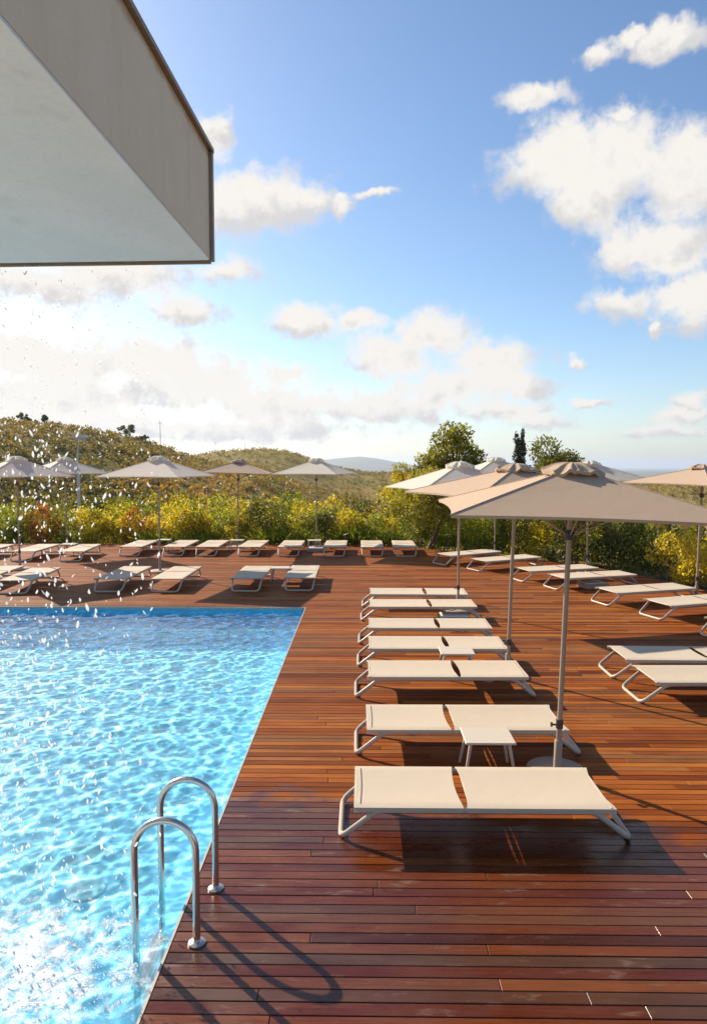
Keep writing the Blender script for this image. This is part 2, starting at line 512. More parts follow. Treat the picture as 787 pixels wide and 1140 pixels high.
# ------------------------------------------------------------------ terrain
def smooth(x, a, b):
    t = np.clip((x - a) / (b - a), 0, 1)
    return t * t * (3 - 2 * t)
BY = np.array([-4, 5, 10, 14.5, 18, 21, 23, 24.3]); BX = np.array([14.5, 11.6, 9.4, 7.9, 6.9, 4.7, 2.1, 1.0])
def deck_right(y): return float(np.interp(y, BY, BX))
DECK_BACK, DECK_LEFT = 24.3, -15.0
def vnoise(x, y, seed=0):
    r = np.random.default_rng(seed)
    o = np.zeros_like(x)
    for i in range(14):
        a = r.uniform(0, 2 * np.pi); f = r.uniform(.6, 3.2); p = r.uniform(0, 6.28)
        o += np.sin((x * np.cos(a) + y * np.sin(a)) * f + p + .8 * np.sin((x * np.sin(a) - y * np.cos(a)) * f * .6 + p * 2)) / f
    return o / 8
A_T = [-2.5, -.8, -.53, -.46, -.40, -.33, -.27, -.23, -.20, -.16, -.10, 0, .3]
A_E = [.02, .048, .0555, .053, .0465, .036, .017, .003, -.004, -.004, -.03, -.06, -.08]
B_T = [-.6, -.25, -.21, -.15, -.11, -.08, -.04, .0, .04, .10, .2, .35, .6]
B_E = [.03, .010, .017, .020, .017, .008, -.006, -.012, -.013, -.008, -.02, -.03, -.02]
C_T = [-.5, -.10, -.06, -.03, -.005, .02, .04, .07, .12, .8]
C_E = [-.006, .003, .0075, .0105, .0125, .010, .006, .001, -.008, -.01]
def terrain(x, y):
    r = np.hypot(x, y)
    t = np.where(y > .01, x / np.maximum(y, .01), np.sign(x) * 3)
    t = np.clip(t, -3, 3)
    base = np.interp(r, [0, 26, 34, 60, 110, 400, 1500, 4000, 16000], [-.25, -.25, -1.1, -5, -9, -19, -42, -60, -62])
    z = base.copy()
    for T, E, RR, a, b in ((A_T, A_E, 170., .38, 1.7), (B_T, B_E, 330., .42, 1.7), (C_T, C_E, 6000., .7, 1.5)):
        zr = 2.8 + np.interp(t, T, E) * RR
        up = smooth(r, RR * a, RR) * (1 - smooth(r, RR * 1.02, RR * b))
        z = np.maximum(z, base + (zr - base) * up)
    amp = np.interp(r, [0, 30, 45, 100, 300, 3000, 16000], [0, 0, .3, .8, 1.6, 3, 2])
    z = z + vnoise(x / np.maximum(r * .07, 4), y / np.maximum(r * .07, 4), 3) * amp * .8
    inside = (y > -6) & (y < DECK_BACK - 1.2) & (x > DECK_LEFT + 1) & (x < np.interp(y, BY, BX) - 1.2)
    return np.where(inside, -2.2, z)
rad = np.concatenate([np.arange(0, 60, .75), 60 * (16000 / 60) ** np.linspace(0, 1, 130)])
ang = np.concatenate([np.linspace(-50, 50, 401), np.linspace(50, 310, 90)[1:-1]])
RA, AN = np.meshgrid(rad, np.radians(ang), indexing='ij')
X, Y = RA * np.sin(AN), RA * np.cos(AN)
Z = terrain(X, Y)
nr, na = X.shape
ver = np.stack([X, Y, Z], -1).reshape(-1, 3)
ii, jj = np.meshgrid(np.arange(nr - 1), np.arange(na), indexing='ij')
j2 = (jj + 1) % na
quads = np.stack([ii * na + jj, ii * na + j2, (ii + 1) * na + j2, (ii + 1) * na + jj], -1).reshape(-1, 4)
me = bpy.data.meshes.new('ground')
me.from_pydata(ver.tolist(), [], quads[:, ::-1].tolist())
me.materials.append(M['earth'])
me.polygons.foreach_set('use_smooth', [True] * len(quads))
me.update()
go = bpy.data.objects.new('ground', me); col.objects.link(go)
tag(go, 'dry scrubby ground rolling away from the deck to far hills', 'ground', kind='structure')

# planting bed beside the deck
mb = MB()
edge = [(DECK_LEFT, DECK_BACK)] + [(float(x), float(y)) for y, x in list(zip(BY, BX))[::-1]]
def offs(p, d):
    cx_, cy_ = -2.0, 8.0
    v = Vector((p[0] - cx_, p[1] - cy_)); v.normalize()
    return (p[0] + v.x * d, p[1] + v.y * d)
for a, b in zip(edge, edge[1:]):
    q = [(*a, -.13), (*b, -.13), (*offs(b, 4.5), -.45), (*offs(a, 4.5), -.45)]
    kk = len(mb.v); mb.v += q; mb.face((kk, kk + 1, kk + 2, kk + 3))
tag(mb.build('planting_bed', M['soil']), 'dark mulched bed behind the deck edge', 'bed', kind='structure')

# haze: the air between here and the far hills
mb = MB(); mb.box((0, 0, 13.5), (33500, 33500, 157))
m, nt, out = new_mat('pale_air')
k = NT(nt)
pv = k.n('ShaderNodeVolumePrincipled')
pv.inputs['Color'].default_value = (.70, .82, 1.0, 1)
pv.inputs['Density'].default_value = .00013
pv.inputs['Anisotropy'].default_value = .3
k.l(pv.outputs[0], out.inputs['Volume'])
tag(mb.build('haze', m), 'thin pale haze over the valley', 'haze', kind='stuff')

# ------------------------------------------------------------------ deck
PX, PY0, PY1, PL = -1.13, 3.18, 13.42, -9.8           # pool: right edge, near edge, far edge, left edge
pitch, gap, th = .089, .0046, .028
mb = MB()
y = -3.0
ri = 0
while y < DECK_BACK:
    yc = y + pitch / 2
    xr = deck_right(yc)
    spans = [(PX + .012, xr)] + ([(DECK_LEFT, PL)] if PY0 < yc < PY1 else [])
    if yc < PY0 - .36: spans = [(-.44, xr)]
    elif not (PY0 - .02 < yc < PY1 + .02): spans = [(DECK_LEFT, xr)]
    for x0, x1 in spans:
        x = x0
        first = True
        while x < x1 - .05:
            ln = random.uniform(1.6, 4.4)
            if first: ln = random.uniform(.5, 4.2)
            first = False
            e = min(x + ln, x1)
            if x1 - e < .35: e = x1
            t = min(1, max(0, random.gauss(.5, .32)))
            dz = random.uniform(-.0012, .0012)
            mb.box(((x + e) / 2, yc, -th / 2 + dz), (e - x - .004, pitch - gap, th), 0, .003, 0, t)
            if e < x1 and random.random() < .22:
                mb.box((e, yc, -th / 2 - .004), (.012, pitch - gap - .002, th - .006), 0, 0, 1, t)
            x = e
    y += pitch
deck = mb.build('timber_deck', [M['deck'], M['deck_end']])
tag(deck, 'reddish hardwood deck boards around the pool', 'deck', kind='structure')
mb = MB()
def slab_to(mb, x0, x1, y0, y1, z0, z1):
    mb.box(((x0 + x1) / 2, (y0 + y1) / 2, (z0 + z1) / 2), (x1 - x0, y1 - y0, z1 - z0))
ys = [-3] + [float(v) for v in np.linspace(-2, 24.28, 28)]
for a, b in zip(ys, ys[1:]):
    segs = [(DECK_LEFT + .02, deck_right(b) - .05)]
    if a < PY1 + .1 and b > PY0 - .3:
        segs = [(PX + .35, deck_right(b) - .05)]
    for s in segs: slab_to(mb, s[0], s[1], a, b, -.20, -.055)
tag(mb.build('deck_underframe', M['under']), 'dark frame under the deck boards', 'deck', kind='structure')

M['stone'] = simple('pale_bounce_stone', (.66, .62, .55), .7, 0, 6, .12, .2)  # unseen paving added to bounce light up onto the canopy underside
TX, TY = -.45, PY0 - .36
mb = MB()
for i in range(12):
    for j in range(12):
        mb.box((TX - .6 - i * 1.2, TY - .45 - j * .9, -.02), (1.194, .894, .04), 0, .003)
tag(mb.build('added_bounce_paving', M['stone']), 'added pale stone paving out of view, bouncing light up to the slab', 'bounce_paving', kind='structure')

# ------------------------------------------------------------------ pool
WZ, FZ = -.095, -.66
mb = MB()
W = .3
slab_to(mb, PL - W, PX + W, PY0 - W, PY1 + W, FZ - .2, FZ)
slab_to(mb, PX, PX + W, PY0 - W, PY1 + W, FZ, -.045)
slab_to(mb, PL - W, PL, PY0 - W, PY1 + W, FZ, -.045)
slab_to(mb, PL, PX, PY1, PY1 + W, FZ, -.045)
slab_to(mb, PL, PX, PY0 - W, PY0, FZ, -.045)
tag(mb.build('pool_basin', M['pool']), 'blue lined swimming pool basin', 'pool', kind='structure')
mb = MB()
slab_to(mb, PX - .006, PX + .009, PY0, PY1, -.044, .001)
slab_to(mb, PL, PX - .0065, PY1 - .012, PY1 + .010, -.044, -.002)
slab_to(mb, PL, PX - .0065, PY0 - .010, PY0 + .012, -.044, .002)
tag(mb.build('pool_edging', M['rim']), 'thin pale edging strip along the pool', 'pool edge', kind='structure')

nx, ny = 520, 560
xs = np.linspace(PL + .003, PX - .014, nx + 1); yy = np.linspace(PY0 + .013, PY1 - .014, ny + 1)
XX, YY = np.meshgrid(xs, yy, indexing='ij')
H = np.zeros_like(XX)
wr = np.random.default_rng(21)
for i in range(72):
    lam = .072 * (.62 / .072) ** wr.uniform(0, 1)
    th_ = wr.uniform(0, 2 * np.pi)
    kx, ky = 2 * np.pi / lam * np.cos(th_), 2 * np.pi / lam * np.sin(th_)
    ph = wr.uniform(0, 6.28)
    warpx = .10 * np.sin(XX * 1.7 + YY * 1.1 + i); warpy = .10 * np.sin(YY * 1.9 - XX * 1.3 + i * 2)
    H += .0023 * lam ** 1.03 * np.sin(kx * (XX + warpx) + ky * (YY + warpy) + ph)
H0 = H.copy(); Hc = H.copy()
# choppy where the falling water lands
dx, dy = (XX + 2.3) / 1.5, (YY - 3.65) / 1.0
foam = np.exp(-(dx ** 2 + dy ** 2) * .9)
foam = np.maximum(foam, .9 * np.exp(-(((XX + 1.9) / 1.1) ** 2 + ((YY - 3.5) / .65) ** 2)))
ch = np.zeros_like(XX)
for i in range(46):
    lam = wr.uniform(.09, .32); th_ = wr.uniform(0, 2 * np.pi); ph = wr.uniform(0, 6.28)
    ch += lam * np.sin(2 * np.pi / lam * (XX * np.cos(th_) + YY * np.sin(th_)) + ph)
H += foam * ch * .011
H0 *= .80 + .35 * np.sin(XX * 1.3 + .7 * np.sin(YY * 1.1)) * np.sin(YY * .9 + 1.2 * np.sin(XX * .8))
H = H0 + (H - Hc)
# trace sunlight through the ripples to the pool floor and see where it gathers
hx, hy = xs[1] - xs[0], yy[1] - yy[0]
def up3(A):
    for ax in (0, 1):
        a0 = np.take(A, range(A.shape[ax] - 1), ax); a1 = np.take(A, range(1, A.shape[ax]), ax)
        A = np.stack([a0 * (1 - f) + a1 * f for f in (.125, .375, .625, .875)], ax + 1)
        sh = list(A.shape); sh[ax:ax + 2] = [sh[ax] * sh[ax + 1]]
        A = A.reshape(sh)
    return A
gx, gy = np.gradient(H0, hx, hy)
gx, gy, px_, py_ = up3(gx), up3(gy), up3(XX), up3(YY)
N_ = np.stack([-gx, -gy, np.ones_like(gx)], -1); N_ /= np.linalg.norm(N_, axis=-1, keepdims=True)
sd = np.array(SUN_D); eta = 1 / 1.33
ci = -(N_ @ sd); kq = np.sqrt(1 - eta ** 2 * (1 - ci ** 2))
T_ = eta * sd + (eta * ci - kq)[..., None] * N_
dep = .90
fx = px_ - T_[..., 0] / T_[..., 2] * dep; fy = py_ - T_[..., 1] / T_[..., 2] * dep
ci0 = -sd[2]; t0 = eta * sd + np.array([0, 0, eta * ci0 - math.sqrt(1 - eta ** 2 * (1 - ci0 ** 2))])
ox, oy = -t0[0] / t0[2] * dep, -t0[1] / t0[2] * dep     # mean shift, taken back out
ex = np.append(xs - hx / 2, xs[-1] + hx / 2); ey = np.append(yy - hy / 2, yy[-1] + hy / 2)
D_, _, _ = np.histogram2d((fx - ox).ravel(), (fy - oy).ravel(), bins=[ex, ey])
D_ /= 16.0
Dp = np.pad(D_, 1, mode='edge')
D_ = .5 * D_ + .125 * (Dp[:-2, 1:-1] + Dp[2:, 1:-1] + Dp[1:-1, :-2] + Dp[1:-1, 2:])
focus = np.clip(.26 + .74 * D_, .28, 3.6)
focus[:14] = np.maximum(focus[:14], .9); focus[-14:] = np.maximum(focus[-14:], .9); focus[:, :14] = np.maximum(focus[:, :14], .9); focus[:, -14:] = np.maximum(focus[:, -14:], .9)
ver = np.stack([XX, YY, WZ + H], -1).reshape(-1, 3)
ii, jj = np.meshgrid(np.arange(nx), np.arange(ny), indexing='ij')
a = ii * (ny + 1) + jj
quads = np.stack([a, a + ny + 1, a + ny + 2, a + 1], -1).reshape(-1, 4)
me = bpy.data.meshes.new('pool_water')
me.from_pydata(ver.tolist(), [], quads.tolist())
me.materials.append(M['water'])
me.polygons.foreach_set('use_smooth', [True] * len(quads))
at = me.attributes.new('foam', 'FLOAT', 'POINT')
at.data.foreach_set('value', foam.reshape(-1).astype(np.float32))
at = me.attributes.new('focus', 'FLOAT', 'POINT')
at.data.foreach_set('value', focus.reshape(-1).astype(np.float32))
me.update()
wobj = bpy.data.objects.new('pool_water', me); col.objects.link(wobj)
tag(wobj, 'rippled turquoise pool water with white foam where water falls', 'water', kind='structure')
for dxy, lab in (((-2.26, 5.36), 'round floor drain under the rippled water near the ladder'), ((-2.36, 10.5), 'round floor drain under the water toward the far pool edge')):
    mb = MB()
    mb.lathe([(.16, 0), (.16, .010), (.14, .016), (.06, .018), (.02, .018)], (0, 0, 0), 28)
    o = mb.build('pool_drain', M['drain'], None, True, (dxy[0], dxy[1], FZ + .001))
    tag(o, lab, 'drain', 'drains on the pool floor')
# ladder
lad = empty('pool_ladder', (-.97, 4.10, 0))
tag(lad, 'stainless steel pool ladder with two hooped handrails at the deck edge', 'ladder')
for s in (-1, 1):
    yq = .26 * s
    pts = [(0, yq, .0), (0, yq, .56)]
    for i in range(1, 16):
        t = math.pi * i / 16
        pts.append((-.18 + .18 * math.cos(t), yq, .56 + .185 * math.sin(t)))
    pts += [(-.36, yq, .56), (-.36, yq, -.60)]
    mb = MB(); mb.tube(pts, .0215, 16)
    rl = mb.build('handrail', M['steel'], lad, True)
    mb = MB(); mb.lathe([(.052, 0.001), (.052, .010), (.044, .017), (.026, .022)], (0, yq, 0), 26)
    mb.build('flange', M['steel'], rl, True)
for z in (-.30, -.52):
    mb = MB(); mb.box((-.36, 0, z), (.085, .475, .03), 0, .006)
    mb.build('step', M['steel'], lad)

# ------------------------------------------------------------------ overhanging slab with falling water
SX, SY, SZ, SH = -.855, 4.0, 3.96, .60
sl = empty('waterfall_canopy', (SX, SY, SZ))
sl.rotation_euler.z = R(-2.0)
tag(sl, 'thick pale rendered canopy slab overhanging the pool at top left', 'canopy')
mb = MB(); slab_to(mb, -3.3, -.012, -3.4, -.012, .012, SH)
mb.build('fascia', M['fascia'], sl)
mb = MB(); slab_to(mb, -3.3, -.014, -3.4, -.03, -.0, .011)
mb.build('soffit', M['soffit'], sl)
mb = MB()
slab_to(mb, -.03, .012, -3.4, .008, SH + .001, SH + .024)
slab_to(mb, -.011, .008, -.026, .008, .0, SH)
slab_to(mb, -3.3, -.012, -.011, .008, -.012, .02)
mb.build('edge_trim', M['trim'], sl)

def drops(name, P, rad, stretch, label):
    # little eight-sided drops, all in one object
    ring = 6
    base = [(0, 0, 1)] + [(math.cos(6.283 * i / ring) * .8, math.sin(6.283 * i / ring) * .8, .35) for i in range(ring)] + \
           [(math.cos(6.283 * (i + .5) / ring) * .9, math.sin(6.283 * (i + .5) / ring) * .9, -.4) for i in range(ring)] + [(0, 0, -1)]
    fs = [(0, 1 + i, 1 + (i + 1) % ring) for i in range(ring)]
    for i in range(ring):
        fs += [(1 + i, 1 + ring + i, 1 + (i + 1) % ring), (1 + (i + 1) % ring, 1 + ring + i, 1 + ring + (i + 1) % ring)]
    fs += [(1 + 2 * ring, 1 + ring + (i + 1) % ring, 1 + ring + i) for i in range(ring)]
    b = np.array(base); f = np.array(fs); n = len(P)
    V = b[None] * rad[:, None, None]
    V[:, :, 2] *= stretch[:, None]
    tilt = rng.normal(0, .35, (n, 1))
    V[:, :, 0] += V[:, :, 2] * tilt
    V += P[:, None, :]
    F = f[None] + (np.arange(n) * len(base))[:, None, None]
    me = bpy.data.meshes.new(name)
    me.from_pydata(V.reshape(-1, 3).tolist(), [], F.reshape(-1, 3).tolist())
    me.materials.append(M['drops'])
    me.polygons.foreach_set('use_smooth', [True] * (n * len(f)))
    o = bpy.data.objects.new(name, me); col.objects.link(o)
    return tag(o, label, 'water', kind='stuff')
n = 2500
u = rng.uniform(0, 1, n)
zz = -.05 + 3.98 * (1 - rng.uniform(0, 1, n) ** 1.0)
xx = -1.16 - 1.6 * u ** .6 - rng.exponential(.03, n)
st = -1.2 - 1.6 * rng.uniform(0, 1, 38) ** .6
inst = rng.uniform(0, 1, n) < .5
xx = np.where(inst, rng.choice(st, n) + rng.normal(0, .004, n) + (3.95 - zz) * rng.normal(0, .012, n), xx)
yy_ = 3.98 + rng.normal(0, .05, n) + (3.95 - zz) * rng.normal(0, .05, n)
rr = (.0021 + .0062 * rng.beta(1.3, 3.0, n)) * (1 + .28 * np.clip(3.9 - zz, 0, 2.5) / 2.5 * 1.6)
drops('falling_drops', np.stack([xx, yy_, zz], -1), rr, rng.uniform(1.2, 3.0, n), 'bright drops of water falling from the canopy edge into the pool')
n = 900
xx = -1.25 - rng.exponential(.55, n); yy_ = 3.6 + rng.normal(0, .28, n)
zz = -.07 + rng.exponential(.12, n)
ok = (yy_ > 3.3) & (xx > -4)
P = np.stack([xx, yy_, zz], -1)[ok]
drops('splash_drops', P, .002 + .006 * rng.beta(1.2, 3, len(P)), rng.uniform(.8, 1.6, len(P)), 'white splash thrown up where the falling water hits the pool')

# ------------------------------------------------------------------ sun loungers
LL, LW, LZ = 1.93, .70, .29
def make_lounger():
    root = empty('sun_lounger')
    # local x from the foot end (0) to the head end (LL)
    hw = LW / 2
    g0, g1 = 1.095, 1.120
    def panel(x0, x1, c0, c1):
        mb = MB()
        def top(u, v):
            s = v * 2 - 1
            a = x0 + c0 * (1 - s * s); b = x1 - c1 * (1 - s * s)
            x = a + (b - a) * u
            sag = -.012 * (1 - s * s) * (1 - .4 * (2 * u - 1) ** 2)
            edge = -.010 * max(0, abs(s) - .88) / .12
            return (x, s * hw, LZ + sag + edge)
        def bot(u, v):
            p = top(u, v); return (p[0], p[1], p[2] - .007)
        mb.grid(top, 14, 14); mb.grid(bot, 14, 14, flip=True)
        for v in (0, 1):
            def side(u, w, v=v):
                p = top(u, v); return (p[0], p[1], p[2] - .036 * w)
            mb.grid(side, 14, 1, flip=(v == 1))
        for u in (0, 1):
            def end(v, w, u=u):
                p = top(u, v); return (p[0], p[1], p[2] - .007 * w)
            mb.grid(end, 14, 1, flip=(u == 0))
        return mb
    panel(.0, g0, .045, .026).build('seat_sling', M['sling'], root, True)
    bs = panel(g1, LL, .026, .0).build('backrest_sling', M['sling'], root, True)
    mb = MB(); mb.box((LL - .045, 0, LZ + .002), (.006, LW - .10, .003))
    mb.build('seam', M['frame'], bs)
    for s in (-1, 1):
        mb = MB()
        mb.tube([(.10, s * (hw - .022), LZ - .036), (LL - .12, s * (hw - .022), LZ - .036)], .021, 10, sq=(1.25, .8))
        mb.build('side_rail', M['frame'], root, True)
    mb = MB()
    mb.tube([(.035, -hw + .01, LZ - .014), (.035, hw - .01, LZ - .014)], .011, 8)
    mb.build('foot_bar', M['frame'], root, True)
    mb = MB()
    mb.tube([(LL - .02, -hw + .02, LZ - .016), (LL - .02, hw - .02, LZ - .016)], .011, 8)
    mb.build('cross_bar', M['frame'], root, True)
    mb = MB()
    mb.tube([(1.055, -hw + .02, LZ - .05), (1.055, hw - .02, LZ - .05)], .012, 8)
    mb.build('cross_bar', M['frame'], root, True)
    for ax, ft in ((.16, -.13), (LL - .18, LL + .10)):
        yr, yf = hw - .022, hw - .055
        pts = fillet([(ax, -yr, LZ - .036), (ft, -yf, .021), (ft, yf, .021), (ax, yr, LZ - .036)], .085, 7)
        inner = ax + (.16 if ft < ax else -.16)
        pts = fillet([(inner, -yr, LZ - .036), (ax, -yr, LZ - .036), (ft, -yf, .021), (ft, yf, .021), (ax, yr, LZ - .036), (inner, yr, LZ - .036)], .085, 7)
        mb = MB(); mb.tube(pts, .0205, 10, sq=(1.1, .95))
        mb.build('leg_loop', M['frame'], root, True)
    for s in (-1, 1):
        mb = MB()
        mb.tube([(1.14, s * .24, LZ - .05), (1.50, s * .24, LZ - .10), (1.66, s * .24, LZ - .045)], .008, 6)
        mb.build('backrest_strut', M['frame'], root, True)
    return root
G_ROW = 'sun loungers in the row beside the pool'
G_BACK = 'sun loungers along the back of the deck'
G_MID = 'sun loungers behind the far pool edge'
G_RIGHT = 'sun loungers along the right side of the deck'
# (centre of the foot end x, y, heading of the head in degrees, label, group)
def row(xc, yf, rev, label): # lounger lying along x whose near long edge is at yf
    return (xc - LL / 2, yf + LW / 2, 0, label, G_ROW) if rev else (xc + LL / 2, yf + LW / 2, 180, label, G_ROW)
LOUNGERS = [
    row(.90, 4.91, False, 'beige sling lounger nearest the camera, at the front of the poolside row'),
    row(1.00, 6.42, False, 'second lounger from the front of the poolside row, small table against its near side'),
    row(1.01, 8.05, True, 'third lounger from the front of the poolside row, just before the second umbrella pole'),
    row(1.03, 9.32, True, 'fourth lounger from the front of the poolside row, small table overlapping its near side'),
    row(1.04, 10.53, True, 'fifth lounger from the front of the poolside row, just before a low pale block'),
    row(1.07, 12.13, True, 'second farthest lounger of the poolside row, with a low pale block beneath it'),
    row(1.09, 13.33, True, 'beige lounger at the far end of the poolside row, beyond the third umbrella pole'),
    (3.41, 9.17, 0, 'beige lounger lying crosswise on the open deck at right, the farther of that pair', 'pair of loungers on the open deck at right'),
    (3.39, 8.23, 0, 'beige lounger lying crosswise on the open deck at right, the nearer of that pair', 'pair of loungers on the open deck at right'),
    (5.78, 11.05, 18, 'lounger cut off by the right edge, only its foot loop and corner showing', G_RIGHT),
    (5.40, 12.60, 18, 'second lounger from the near end of the right side, head toward rightmost umbrella pole', G_RIGHT),
    (4.90, 13.83, 17, 'right side lounger with its head just left of the rightmost umbrella pole', G_RIGHT),
    (4.38, 15.58, 18, 'lounger on the right side with a low pale block beneath it', G_RIGHT),
    (3.86, 16.62, 18, 'lounger on the right side seen between the two nearest umbrella poles', G_RIGHT),
    (3.05, 18.25, 28, 'second farthest lounger of the right side, beside a slim umbrella pole before the hedge', G_RIGHT),
    (2.25, 19.35, 33, 'lounger at the far end of the right side, near the foot of the leaning tree', G_RIGHT),
    (1.32, 21.05, 90, 'back row lounger closest to the leaning tree, at the right end of that row', G_BACK),
    (.29, 21.05, 90, 'back row lounger second from its right end, in front of a green grassy mound', G_BACK),
    (-.88, 21.05, 90, 'back row lounger just right of the fifth umbrella pole from the left', G_BACK),
    (-2.29, 21.05, 90, 'back row lounger just left of the fifth umbrella pole, small table by its head', G_BACK),
    (-3.52, 21.05, 90, 'back row lounger right beneath the darker fourth umbrella, right of that pole', G_BACK),
    (-4.83, 21.05, 90, 'back row lounger left of the fourth umbrella pole, a small table on its right', G_BACK),
    (-5.85, 21.05, 90, 'back row lounger just right of the third umbrella pole from the left', G_BACK),
    (-7.20, 21.05, 90, 'back row lounger just left of the third umbrella pole, a small table at its head', G_BACK),
    (-8.52, 19.85, 96, 'back row lounger just right of the second umbrella pole, behind falling drops', G_BACK),
    (-9.97, 19.85, 93, 'back row lounger between the first and second umbrella poles at left', G_BACK),
    (-11.35, 19.75, 93, 'back row lounger cut off by the left edge of the picture', G_BACK),
    (-1.42, 15.25, 90, 'lounger behind the far pool edge, right one of two sharing a small table', G_MID),
    (-2.60, 15.15, 90, 'lounger behind the far pool edge, left one of two sharing a small table', G_MID),
    (-4.36, 15.05, 90, 'lounger behind the far pool edge, just right of the third umbrella pole from the left', G_MID),
    (-5.62, 15.05, 90, 'lounger behind the far pool edge, just left of the third umbrella pole from the left', G_MID),
    (-7.62, 14.80, 95, 'whole lounger behind the far pool edge at left, seen through falling drops', G_MID),
    (-8.75, 15.10, 93, 'lounger behind the far pool edge cut off by the left picture edge', G_MID),
]
proto = make_lounger()
for i, (x, y, a, lab, grp) in enumerate(LOUNGERS):
    o = proto if i == 0 else copy_tree(proto)
    o.location = (x, y, 0)
    o.rotation_euler.z = R(a + (random.uniform(-.8, .8) if i else 0))
    tag(o, lab, 'sun lounger', grp)

# ------------------------------------------------------------------ small tables
def make_table():
    root = empty('side_table')
    mb = MB(); mb.box((0, 0, .325), (.45, .38, .02), 0, .006)
    mb.build('table_top', M['white'], root)
    for sx_ in (-1, 1):
        for sy_ in (-1, 1):
            mb = MB(); mb.tube([(sx_ * .17, sy_ * .13, .316), (sx_ * .225, sy_ * .18, .0)], [.017, .012], 8)
            mb.build('leg', M['frame'], root, True)
    return root
tproto = make_table()
TABLES = [(1.14, 6.16, 0, 'small square side table between the two nearest loungers'),
          (1.25, 9.06, 0, 'small square side table between the third and fourth loungers of the poolside row'),
          (-1.99, 16.5, 0, 'small white side table between the pair of loungers behind the far pool edge'),
          (-1.60, 22.6, 0, 'small white side table at the foot of the fifth umbrella pole from the left'),
          (-4.17, 22.6, 0, 'small white side table beside the darker fourth umbrella pole'),
          (-6.62, 22.7, 0, 'small white side table at the head of the lounger left of the third umbrella pole'),
          (-9.25, 21.4, 0, 'small white side table between back row loungers beside the second umbrella pole')]
for i, (x, y, a, lab) in enumerate(TABLES):
    o = tproto if i == 0 else copy_tree(tproto)
    o.location = (x, y, 0); o.rotation_euler.z = R(a)
    tag(o, lab, 'side table', 'small side tables between loungers')
def make_block():
    root = empty('base_block')
    mb = MB(); mb.box((0, 0, .055), (.56, .42, .11), 0, .012); mb.build('block', M['base'], root)
    mb = MB(); mb.box((0, 0, .124), (.50, .36, .026), 0, .008); mb.build('lid', M['pale'], root)
    return root
M['pale'] = simple('pale_lid', (.62, .60, .55), .5, 0, 20, .1, .1)
bproto = make_block()
for i, (x, y, a, lab) in enumerate([(1.64, 12.2, 0, 'low pale block on the deck under the second farthest lounger of the poolside row'),
                                    (5.27, 15.7, 18, 'low pale block on the deck under a right side lounger near the hedge'),
                                    (-1.52, 22.2, 0, 'low pale block under the small table by the fifth umbrella from left')]):
    o = bproto if i == 0 else copy_tree(bproto)
    o.location = (x, y, 0); o.rotation_euler.z = R(a)
    tag(o, lab, 'base block', 'low pale blocks on the deck')

